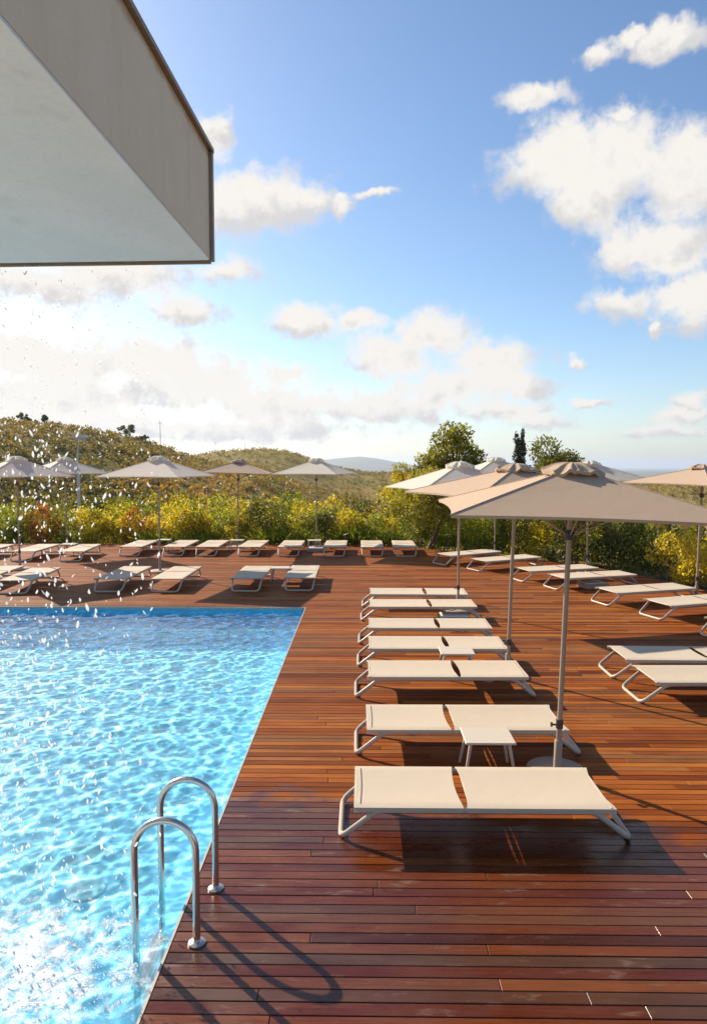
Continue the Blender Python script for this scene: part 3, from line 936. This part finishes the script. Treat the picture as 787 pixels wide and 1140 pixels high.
# ------------------------------------------------------------------ umbrellas
def make_umbrella(cloth, ze=2.40, za=2.775):
    root = empty('patio_umbrella')
    ha = 1.12
    mb = MB(); mb.lathe([(.27, 0), (.27, .03), (.25, .045), (.06, .05)], seg=32); mb.lathe([(.036, .05), (.036, .30), (.032, .31)], seg=16)
    mb.build('base_plate', M['base'], root, True)
    mb = MB(); mb.lathe([(.0235, .05), (.0235, za - .035)], seg=14)
    pole = mb.build('pole', M['pole'], root, True)
    mb = MB(); mb.tube([(-.02, -.03, .46), (-.07, -.03, .46)], .009, 8); mb.tube([(-.07, -.03, .46), (-.085, -.03, .46)], .022, 10); mb.lathe([(.033, .42), (.033, .50)], seg=14)
    mb.build('clamp_knob', M['dark'], pole, True)
    mb = MB()
    def P(q, s, t):     # facet q, along edge s in -1..1, from top t 0..1
        inn = .045 * (1 - s * s)
        e = Vector((s * ha, -(ha - inn), ze + .012 * (1 - s * s)))
        a = Vector((0, 0, za))
        p = a * (1 - t) + e * t
        p.z -= .006 * math.sin(math.pi * t) * (1 - s * s)
        r = Matrix.Rotation(q * math.pi / 2, 3, 'Z')
        return r @ p
    for q in range(4):
        mb.grid(lambda u, v, q=q: P(q, v * 2 - 1, .04 + .96 * u), 12, 16)
        # hem turned under the edge
        def hem(u, v, q=q):
            p = P(q, v * 2 - 1, 1.0); p = p.copy(); p.z -= .022 * u; p.x *= 1 - .004 * u; p.y *= 1 - .004 * u
            return p
        mb.grid(hem, 1, 16)
    for q in range(4):
        mb.tube([P(q, 1, .05 + .95 * i / 10) + Vector((0, 0, .002)) for i in range(11)], .006, 6)
    can = mb.build('canopy', cloth, root, True, sharp=12)
    mb = MB()
    rr_ = np.random.default_rng(5)
    ph = rr_.uniform(0, 6.28, 6)
    def cap(u, v):
        an = v * 2 * math.pi
        sq_ = 1 / max(abs(math.cos(an)), abs(math.sin(an)))
        rad_ = .255 * (.6 + .4 * sq_) * (1 + .05 * math.sin(5 * an + ph[0]))
        rr2 = u * rad_
        wv = math.sin(9 * an + ph[1]) * .5 + math.sin(14 * an + ph[2]) * .4 + math.sin(4 * an + ph[3]) * .4
        z = za + .050 - .30 * rr2 * (.7 + .3 * u) + .018 * math.sin(math.pi * min(1, u * 1.2)) + .024 * wv * u ** 1.4 + .006 * math.sin(23 * an + ph[4]) * u
        z = max(z, za - .335 * rr2 + .016)
        return (rr2 * math.cos(an), rr2 * math.sin(an), z)
    mb.grid(cap, 10, 80, flip=True)
    def capedge(u, v):
        x, y, z = cap(1, v); return (x * (1 - .02 * u), y * (1 - .02 * u), z - .028 * u)
    mb.grid(capedge, 1, 80, flip=True)
    mb.build('vent_cap', cloth, can, True, sharp=60)
    for q in range(8):
        an = q * math.pi / 4 + math.pi / 4
        e = (1.09 * 1.414 if q % 2 == 0 else 1.04)
        r = Matrix.Rotation(an, 3, 'Z')
        p0 = r @ Vector((.03, 0, za - .055)); p1 = r @ Vector((e, 0, ze - .012 + (.010 if q % 2 else 0)))
        pm = (p0 + p1) / 2; pm.z -= .040
        mb = MB(); mb.tube([p0, (p0 + pm) / 2, pm, (p1 + pm) / 2, p1], .008, 6, sq=(1.3, .7))
        rb = mb.build('rib', M['pole'], root, True)
        mb = MB(); mb.tube([r @ Vector((.03, 0, 2.18)), pm], .006, 6)
        mb.build('strut', M['pole'], rb, True)
    mb = MB(); mb.lathe([(.045, 2.14), (.045, 2.21), (.03, 2.23)], seg=16)
    mb.build('hub', M['dark'], root, True)
    mb = MB(); mb.lathe([(.04, za - .115), (.04, za - .045)], seg=16)
    mb.build('crown_hub', M['dark'], root, True)
    return root
UMB = [(1.77, 6.12, -4, 1.0, 'largest looking taupe umbrella, nearest the camera with its shaded side in front'),
       (1.92, 9.0, 17, 1.0, 'umbrella second nearest of the poolside row, half sunlit, just behind the nearest one'),
       (1.83, 13.1, 14, 1.0, 'pale umbrella third along the poolside row, its white sunlit side facing the leaning tree'),
       (3.94, 20.5, 10, 1.06, 'small far umbrella peeping out between the poolside umbrella tops, slim pole by the hedge'),
       (5.74, 17.6, 20, 1.02, 'white umbrella mostly hidden behind the nearest umbrella, its sunlit right corner showing'),
       (6.90, 14.2, 24, 1.0, 'umbrella cut by the right edge of the picture over the right side loungers'),
       (-1.58, 23.3, -18, 1.06, 'fifth umbrella from the left, pale canopy against the hills at mid picture'),
       (-4.30, 23.3, 2, 1.06, 'fourth umbrella from the left, the only taupe one of the left group'),
       (-5.32, 17.85, -12, 1.06, 'third umbrella from the left, evenly pale, pole between two loungers in open deck'),
       (-9.70, 22.3, 42, 1.07, 'second umbrella from the left, partly hidden behind the first, by the lamp post'),
       (-9.20, 18.2, 44, 1.06, 'leftmost umbrella, cut by the picture edge and speckled with falling drops')]
TAUPE = {0, 1, 5, 7}                       # the others are off-white
protos = {}
for i, (x, y, a, sc, lab) in enumerate(UMB):
    key = i in TAUPE
    if key not in protos:
        o = protos[key] = make_umbrella(M['canvas']) if key else make_umbrella(M['canvas_white'], 2.37, 2.82)
    else:
        o = copy_tree(protos[key])
    o.location = (x, y, 0); o.rotation_euler.z = R(a); o.scale = (1, 1, sc)
    if i == 0: o.rotation_euler.y = R(1.7)
    tag(o, lab, 'umbrella', 'patio umbrellas on the deck')

# ------------------------------------------------------------------ plants
def leaf_mesh(name, C, N, size, aspect, tint, mat, extra=None):
    """pointed four-sided leaves; C centres, N outward hints"""
    n = len(C)
    d = rng.normal(0, 1, (n, 3)); d += N * .8; d[:, 2] += .2
    d /= np.linalg.norm(d, axis=1, keepdims=True)
    s = np.cross(d, rng.normal(0, 1, (n, 3))); s /= np.linalg.norm(s, axis=1, keepdims=True) + 1e-9
    up = np.cross(s, d)
    L = (size * rng.uniform(.6, 1.3, n))[:, None]; Wd = L * aspect
    V = np.stack([C - d * L * .5, C + s * Wd * .5 + up * L * .06 - d * L * .05, C + d * L * .5, C - s * Wd * .5 + up * L * .06 - d * L * .05], 1)
    F = (np.arange(n) * 4)[:, None] + np.arange(4)[None]
    me = bpy.data.meshes.new(name)
    me.vertices.add(n * 4); me.loops.add(n * 4); me.polygons.add(n)
    me.vertices.foreach_set('co', V.reshape(-1).astype(np.float32))
    me.loops.foreach_set('vertex_index', F.reshape(-1).astype(np.int32))
    me.polygons.foreach_set('loop_start', (np.arange(n) * 4).astype(np.int32))
    me.update(calc_edges=True)
    at = me.attributes.new('tint', 'FLOAT', 'FACE')
    at.data.foreach_set('value', np.clip(tint, 0, 1).astype(np.float32))
    me.materials.append(mat)
    return me
def cloud(blobs, n, shell=.5):
    b = np.array(blobs, float)
    w_ = (b[:, 3] * b[:, 4]); w_ = w_ / w_.sum()
    k_ = rng.choice(len(b), n, p=w_)
    d = rng.normal(0, 1, (n, 3)); d /= np.linalg.norm(d, axis=1, keepdims=True)
    rad_ = (shell + (1 - shell) * rng.uniform(0, 1, n)) ** .8
    rad_ *= rng.uniform(.75, 1.12, n)
    c = b[k_, :3] + d * rad_[:, None] * b[k_][:, [3, 3, 4]]
    return c, d, k_
def make_shrub(kind, seed, h, wd, n, leaf, aspect, mat, name, spiky=False):
    global rng
    rng = np.random.default_rng(seed)
    root = empty(name)
    bl = []
    nb = 14
    for i in range(nb):
        a = rng.uniform(0, 6.28); rr_ = wd * .42 * rng.uniform(0, 1) ** .5
        zc = h * rng.uniform(.22, .86)
        r_ = wd * rng.uniform(.14, .26)
        bl.append((rr_ * math.cos(a), rr_ * math.sin(a), zc * (1 - .25 * (rr_ / (wd * .42)) ** 2), r_, r_ * rng.uniform(.8, 1.2)))
    c, d, kb = cloud(bl, n, .35)
    c[:, 2] = np.maximum(c[:, 2], .03)
    bt = rng.uniform(-.22, .22, nb)
    t = .5 + bt[kb] + rng.normal(0, .17, n)
    if spiky:
        base = np.stack([rng.normal(0, wd * .16, n), rng.normal(0, wd * .16, n), rng.uniform(0, h * .35, n)], -1)
        dirs = np.stack([base[:, 0] * 2.2, base[:, 1] * 2.2, rng.uniform(.5, 1.1, n)], -1)
        c = base + dirs * (h * rng.uniform(.15, .55, n))[:, None]
        d = dirs / np.linalg.norm(dirs, axis=1, keepdims=True) * 4
    me = leaf_mesh('foliage', c, d, leaf, aspect, t, mat)
    o = bpy.data.objects.new('foliage', me); col.objects.link(o); o.parent = root
    mb = MB()
    for i in range(0, nb, 2):
        b = bl[i]
        p1 = Vector(b[:3])
        mb.tube([(b[0] * .15, b[1] * .15, -.15), (p1.x * .5 + .03, p1.y * .5, p1.z * .5), p1], [.018, .012, .005], 5)
    mb.build('stem', M['stem'], root, True)
    return root
kinds = {}
def shrub_set(key, n_var, **kw):
    kinds[key] = [make_shrub(key, 100 + 17 * i + len(kinds) * 300, **kw) for i in range(n_var)]
shrub_set('gold', 3, h=1.65, wd=1.9, n=2300, leaf=.105, aspect=.5, mat=M['leaf_gold'], name='golden_shrub')
shrub_set('green', 3, h=1.8, wd=1.9, n=2300, leaf=.10, aspect=.42, mat=M['leaf_green'], name='green_shrub')
shrub_set('red', 2, h=1.6, wd=1.8, n=2100, leaf=.105, aspect=.45, mat=M['leaf_red'], name='red_tipped_shrub')
shrub_set('dark', 2, h=1.9, wd=2.1, n=2300, leaf=.10, aspect=.5, mat=M['leaf_dark'], name='dark_shrub')
shrub_set('mound', 2, h=.75, wd=1.5, n=1500, leaf=.30, aspect=.09, mat=M['leaf_green'], name='grassy_shrub', spiky=True)
used = set()
prng = random.Random(11)
def plant(key, x, y, z, s, label, group, cat='shrub', sz=None):
    src = prng.choice(kinds[key])
    if src.name in used: o = copy_tree(src)
    else: o = src; used.add(src.name)
    o.location = (x, y, z); o.rotation_euler.z = prng.uniform(0, 6.28)
    o.scale = (s, s, s * (sz or prng.uniform(.9, 1.12)))
    tag(o, label, cat, group)
    return o
DESC = {'gold': 'golden green leafy shrub', 'green': 'bright green leafy shrub', 'red': 'red tipped leafy shrub', 'dark': 'dark olive leafy shrub', 'mound': 'low bright grassy mound'}
# the hedge just behind the back edge of the deck
x = -14.6
while x < 1.2:
    key = prng.choices(['red', 'gold', 'green', 'dark'], [3.4, 4, 2.3, 1.2] if x < -7.5 else [0, 4.5, 4.8, 2.4])[0]
    plant(key, x, 25.4 + prng.uniform(-.2, .3), -.2, prng.uniform(.85, 1.08), DESC[key] + ' in the hedge behind the back row of loungers', DESC[key] + 's of the back hedge')
    x += prng.uniform(.8, 1.1)
for x in (-7.6, -6.6, -3.3, -2.2, -.4, .35, 1.0):
    plant('mound', x, 24.75 + prng.uniform(-.1, .1), -.14, prng.uniform(.85, 1.15), 'low bright grassy mound between the deck and the back hedge', 'grassy mounds at the back of the deck')
x = -17.5
while x < 4.5:
    key = prng.choices(['gold', 'green', 'dark', 'red'], [4, 4.5, 1.7, .15])[0]
    plant(key, x, 27.6 + prng.uniform(-.5, .9), -.6, prng.uniform(1.0, 1.35), DESC[key] + ' in the second line behind the back hedge', DESC[key] + 's behind the back hedge')
    x += prng.uniform(1.1, 1.5)
x = -22
while x < 12:
    key = prng.choices(['green', 'gold', 'dark'], [4, 2.5, 2.2])[0]
    yv = 32 + prng.uniform(-1.5, 3)
    plant(key, x, yv, float(terrain(np.array([x]), np.array([yv]))[0]) - .1, prng.uniform(1.3, 1.8), DESC[key] + ' on the slope beyond the back hedge', DESC[key] + 's on the slope beyond the hedge')
    x += prng.uniform(1.5, 2.2)
# the hedge along the right side of the deck
pts = list(zip(BX, BY))[::-1]
pl = [Vector((float(a), float(b))) for a, b in pts]
acc = 0; nxt = .4
for a, b in zip(pl, pl[1:]):
    L = (b - a).length; t = (b - a).normalized(); nn = Vector((-t.y, t.x))
    if nn.x < 0: nn = -nn
    while nxt < acc + L:
        p = a + t * (nxt - acc)
        if p.y > 6:
            key = prng.choices(['gold', 'green', 'dark'], [4, 3, 2.2])[0]
            q = p + nn * prng.uniform(.95, 1.2)
            plant(key, q.x, q.y, -.2, prng.uniform(.85, 1.02), DESC[key] + ' in the hedge along the right side of the deck', DESC[key] + 's of the right hedge')
            key = prng.choices(['gold', 'green', 'dark'], [2, 3, 3])[0]
            q = p + nn * prng.uniform(2.5, 3.2)
            plant(key, q.x, q.y, -.4, prng.uniform(.95, 1.15), DESC[key] + ' behind the hedge along the right side of the deck', DESC[key] + 's behind the right hedge')
        nxt += prng.uniform(.85, 1.15)
    acc += L
for key in kinds:
    for s in kinds[key]:
        if s.name not in used:
            for ch in [c_ for c_ in bpy.data.objects if c_.parent == s]: bpy.data.objects.remove(ch)
            bpy.data.objects.remove(s)

def make_tree(name, loc, trunk, blobs, n, leaf, aspect, mat, seed, label, cat='tree', r0=.14, limbs=True):
    global rng
    rng = np.random.default_rng(seed)
    root = empty(name, loc)
    tag(root, label, cat)
    mb = MB()
    tp = [Vector(p) for p in trunk]
    m_ = len(tp)
    mb.tube(tp, [r0 * (1 - .6 * i / (m_ - 1)) for i in range(m_)], 10)
    if limbs:
        for b in blobs:
            q = Vector(b[:3]); s = tp[-1] if q.z > tp[-1].z else tp[-2] * .3 + tp[-1] * .7
            mid = (s + q) / 2 + Vector((rng.uniform(-.1, .1), rng.uniform(-.1, .1), .08))
            mb.tube([s, mid, q], [r0 * .36, r0 * .24, r0 * .08], 6)
    mb.build('trunk', M['bark'], root, True)
    c, d, kb = cloud(blobs, n, .45)
    bt = rng.uniform(-.2, .2, len(blobs))
    t = .5 + bt[kb] + rng.normal(0, .16, n)
    me = leaf_mesh('crown', c, d, leaf, aspect, t, mat)
    o = bpy.data.objects.new('crown', me); col.objects.link(o); o.parent = root
    return root
def blobset(seed, n, cx_, cy_, cz_, rx, ry, rz, s0, s1):
    r = np.random.default_rng(seed)
    out_ = []
    for i in range(n):
        d = r.normal(0, 1, 3); d /= np.linalg.norm(d)
        q = r.uniform(.35, .82)
        rr_ = r.uniform(s0, s1)
        out_.append((cx_ + d[0] * rx * q, cy_ + d[1] * ry * q, cz_ + d[2] * rz * q, rr_, rr_ * r.uniform(.7, .95)))
    return out_
make_tree('leaning_tree', (2.2, 23.3, -.2), [(0, 0, 0), (.22, 0, .55), (.45, .05, 1.1), (.62, .1, 1.6)],
          blobset(3, 30, .30, .3, 1.95, 2.0, 1.4, 1.15, .32, .58), 10500, .10, .42, M['leaf_tree'], 31,
          'small dark tree with a leaning trunk at the back corner of the deck', r0=.10)
make_tree('round_tree', (4.5, 34, -2.0), [(0, 0, 0), (.1, 0, 1.4), (.0, .1, 2.8), (.1, 0, 4.2)],
          blobset(5, 32, .0, 0, 5.1, 2.1, 1.9, 1.95, .40, .75) + blobset(8, 12, 1.3, 0, 4.2, 1.3, 1.2, 1.0, .35, .6) + blobset(9, 8, -1.5, 0, 4.6, .9, .9, .9, .3, .5), 10500, .17, .5, M['leaf_tree'], 32,
          'tall round crowned tree rising above the white umbrella at mid right', r0=.17)
make_tree('pale_bushy_tree', (2.4, 38, -2.6), [(0, 0, 0), (.05, 0, 1.4), (.1, 0, 2.8), (.1, .1, 3.8)],
          blobset(6, 18, .1, 0, 4.3, 1.5, 1.3, 1.5, .4, .7), 5200, .14, .5, M['leaf_gold'], 33,
          'yellow green bushy tree just left of the tall round tree', r0=.14)
make_tree('broad_tree', (5.95, 21.6, -.25), [(0, 0, 0), (-.08, 0, .7), (.02, 0, 1.4), (.1, .05, 2.0)],
          blobset(7, 34, .20, .2, 2.45, 1.55, 1.3, 1.45, .32, .60), 17000, .11, .45, M['leaf_broad'], 34,
          'dense green tree standing behind the nearest umbrella, its top above the canopy', r0=.13)
cyp = [(0 + .10 * math.sin(i * 2.1), .05 * math.cos(i), .8 + i * .42, .72 * (1 - i / 26) + .14, .5) for i in range(24)]
cyp += [(.40 + .06 * math.sin(i * 1.7), .1, 6.2 + i * .42, .36 * (1 - i / 13) + .10, .5) for i in range(12)]
make_tree('cypress', (11.15, 50, -5.75), [(0, 0, 0), (0, 0, 4), (.05, 0, 8), (.05, 0, 10.2)], cyp, 16000, .17, .4, M['leaf_cypress'], 35,
          'slim dark cypress with a double tip on the skyline', r0=.2, limbs=False)
def ridge_tree(px_t, r, h, wdt, seed, label, name='ridge_tree', mat=None):
    xq, yq = px_t * r / math.sqrt(1 + px_t ** 2), r / math.sqrt(1 + px_t ** 2)
    zq = float(terrain(np.array([xq]), np.array([yq]))[0])
    make_tree(name, (xq, yq, zq - .2), [(0, 0, 0), (0, 0, h * .3), (0, 0, h * .6)], blobset(seed, 12, 0, 0, h * .62, wdt, wdt, h * .4, h * .12, h * .22), 900, .42, .5, mat or M['leaf_dark'], seed, label, r0=.14)
ridge_tree((142 - 404) / 765, 166, 3.4, 2.4, 41, 'dark bushy tree standing alone on the crest of the left hill')
ridge_tree((50 - 404) / 765, 168, 2.6, .7, 42, 'thin little tree sticking up from the crest of the far left hill')
ridge_tree((28 - 404) / 765, 165, 2.2, 2.6, 43, 'broad low bush on the crest at the extreme left')
ridge_tree((160 - 404) / 765, 167, 1.6, 1.4, 44, 'small rounded bush on the crest right of the lone hill tree')

# hillside scrub: far too many bushes to count
rng = np.random.default_rng(77)
n = 50000
t = rng.uniform(-.80, .75, n)
r = 36 * (900 / 36) ** (rng.uniform(0, 1, n) ** .85)
x = t * r / np.sqrt(1 + t * t); y = r / np.sqrt(1 + t * t)
dn = vnoise(x / 9, y / 9, 9)
keep = (dn + rng.normal(0, .35, n) > -.42) | (r < 70)
near_ok = (y > 33) | (x > 14)
x, y, r, t = (v[keep & near_ok] for v in (x, y, r, t))
n = len(x)
z = terrain(x, y)
kk = 17
size = np.interp(r, [36, 80, 170, 400, 900], [1.35, 1.35, .85, 1.3, 3.0]) * np.clip(rng.lognormal(0, .36, n), .5, 1.6)
d = rng.normal(0, 1, (n, kk, 3)); d /= np.linalg.norm(d, axis=2, keepdims=True)
c = d * (rng.uniform(.45, 1.0, (n, kk, 1))) * size[:, None, None] * np.array([.95, .95, .75]) * .75
c[:, :, 2] = np.abs(c[:, :, 2] + size[:, None] * .35)
c += np.stack([x, y, z - .1], -1)[:, None, :]
tt = np.clip(.42 + .5 * vnoise(x / 14, y / 14, 4) + rng.normal(0, .10, n) - .10 * (r < 110), 0, 1)[:, None] + rng.normal(0, .06, (n, kk))
ls = (size * .37)[:, None] * np.ones((1, kk))
me = leaf_mesh('hillside_scrub', c.reshape(-1, 3), d.reshape(-1, 3), ls.reshape(-1), .7, tt.reshape(-1), M['leaf_scrub'])
o = bpy.data.objects.new('hillside_scrub', me); col.objects.link(o)
tag(o, 'olive and golden scrub covering the hills beyond the deck', 'scrub', kind='stuff')

# ------------------------------------------------------------------ lamp post and masts
lp = empty('street_lamp', (-11.05, 26.6, -.4))
tag(lp, 'grey lamp post with curved neck and boxy head behind the second umbrella from left', 'lamp post')
mb = MB(); mb.lathe([(.09, 0), (.09, .25), (.06, .27), (.05, 3.3)], seg=14); mb.build('post', M['lamp'], lp, True)
mb = MB(); mb.tube(fillet([(0, 0, 3.28), (-.02, 0, 3.75), (.10, 0, 4.18)], .25), .032, 8); mb.build('neck', M['lamp'], lp, True)
mb = MB(); mb.box((.12, 0, 4.30), (.50, .34, .16), 0, .05); mb.box((.12, 0, 4.205), (.36, .24, .03)); mb.build('lamp_head', M['lamp'], lp)
def mast(t_, r, h, rr_, lab):
    xq, yq = t_ * r / math.sqrt(1 + t_ ** 2), r / math.sqrt(1 + t_ ** 2)
    zq = float(terrain(np.array([xq]), np.array([yq]))[0])
    root = empty('utility_mast', (xq, yq, zq - .3)); tag(root, lab, 'mast', 'thin masts on the skyline')
    mb = MB(); mb.lathe([(rr_, 0), (rr_ * .5, h)], seg=8); mb.build('pole', M['mast'], root, True)
    mb = MB(); mb.tube([(-.5, 0, h * .9), (.5, 0, h * .9)], rr_ * .5, 6); mb.build('cross_arm', M['mast'], root, True)
mast((179 - 404) / 765, 168, 6.6, .09, 'tallest thin mast, on the crest of the left hill')
mast((240 - 404) / 765, 300, 6.0, .12, 'thin mast in the dip between the two left hills')
mast((273 - 404) / 765, 328, 4.2, .12, 'short thin mast on the second hill left of the fifth umbrella')

# ------------------------------------------------------------------ render settings
vs = scene.view_settings
vs.view_transform = 'Standard'; vs.look = 'None'; vs.gamma = 1.0
vs.use_curve_mapping = False
vs.exposure = 0.82
cy = scene.cycles
cy.use_denoising = True
try: cy.denoiser = 'OPENIMAGEDENOISE'
except Exception: pass
cy.max_bounces = 8; cy.diffuse_bounces = 3; cy.glossy_bounces = 3; cy.transmission_bounces = 5; cy.volume_bounces = 0; cy.transparent_max_bounces = 6
cy.caustics_refractive = True; cy.caustics_reflective = False
cy.sample_clamp_indirect = 6.0
cy.blur_glossy = .3
bpy.context.view_layer.update()
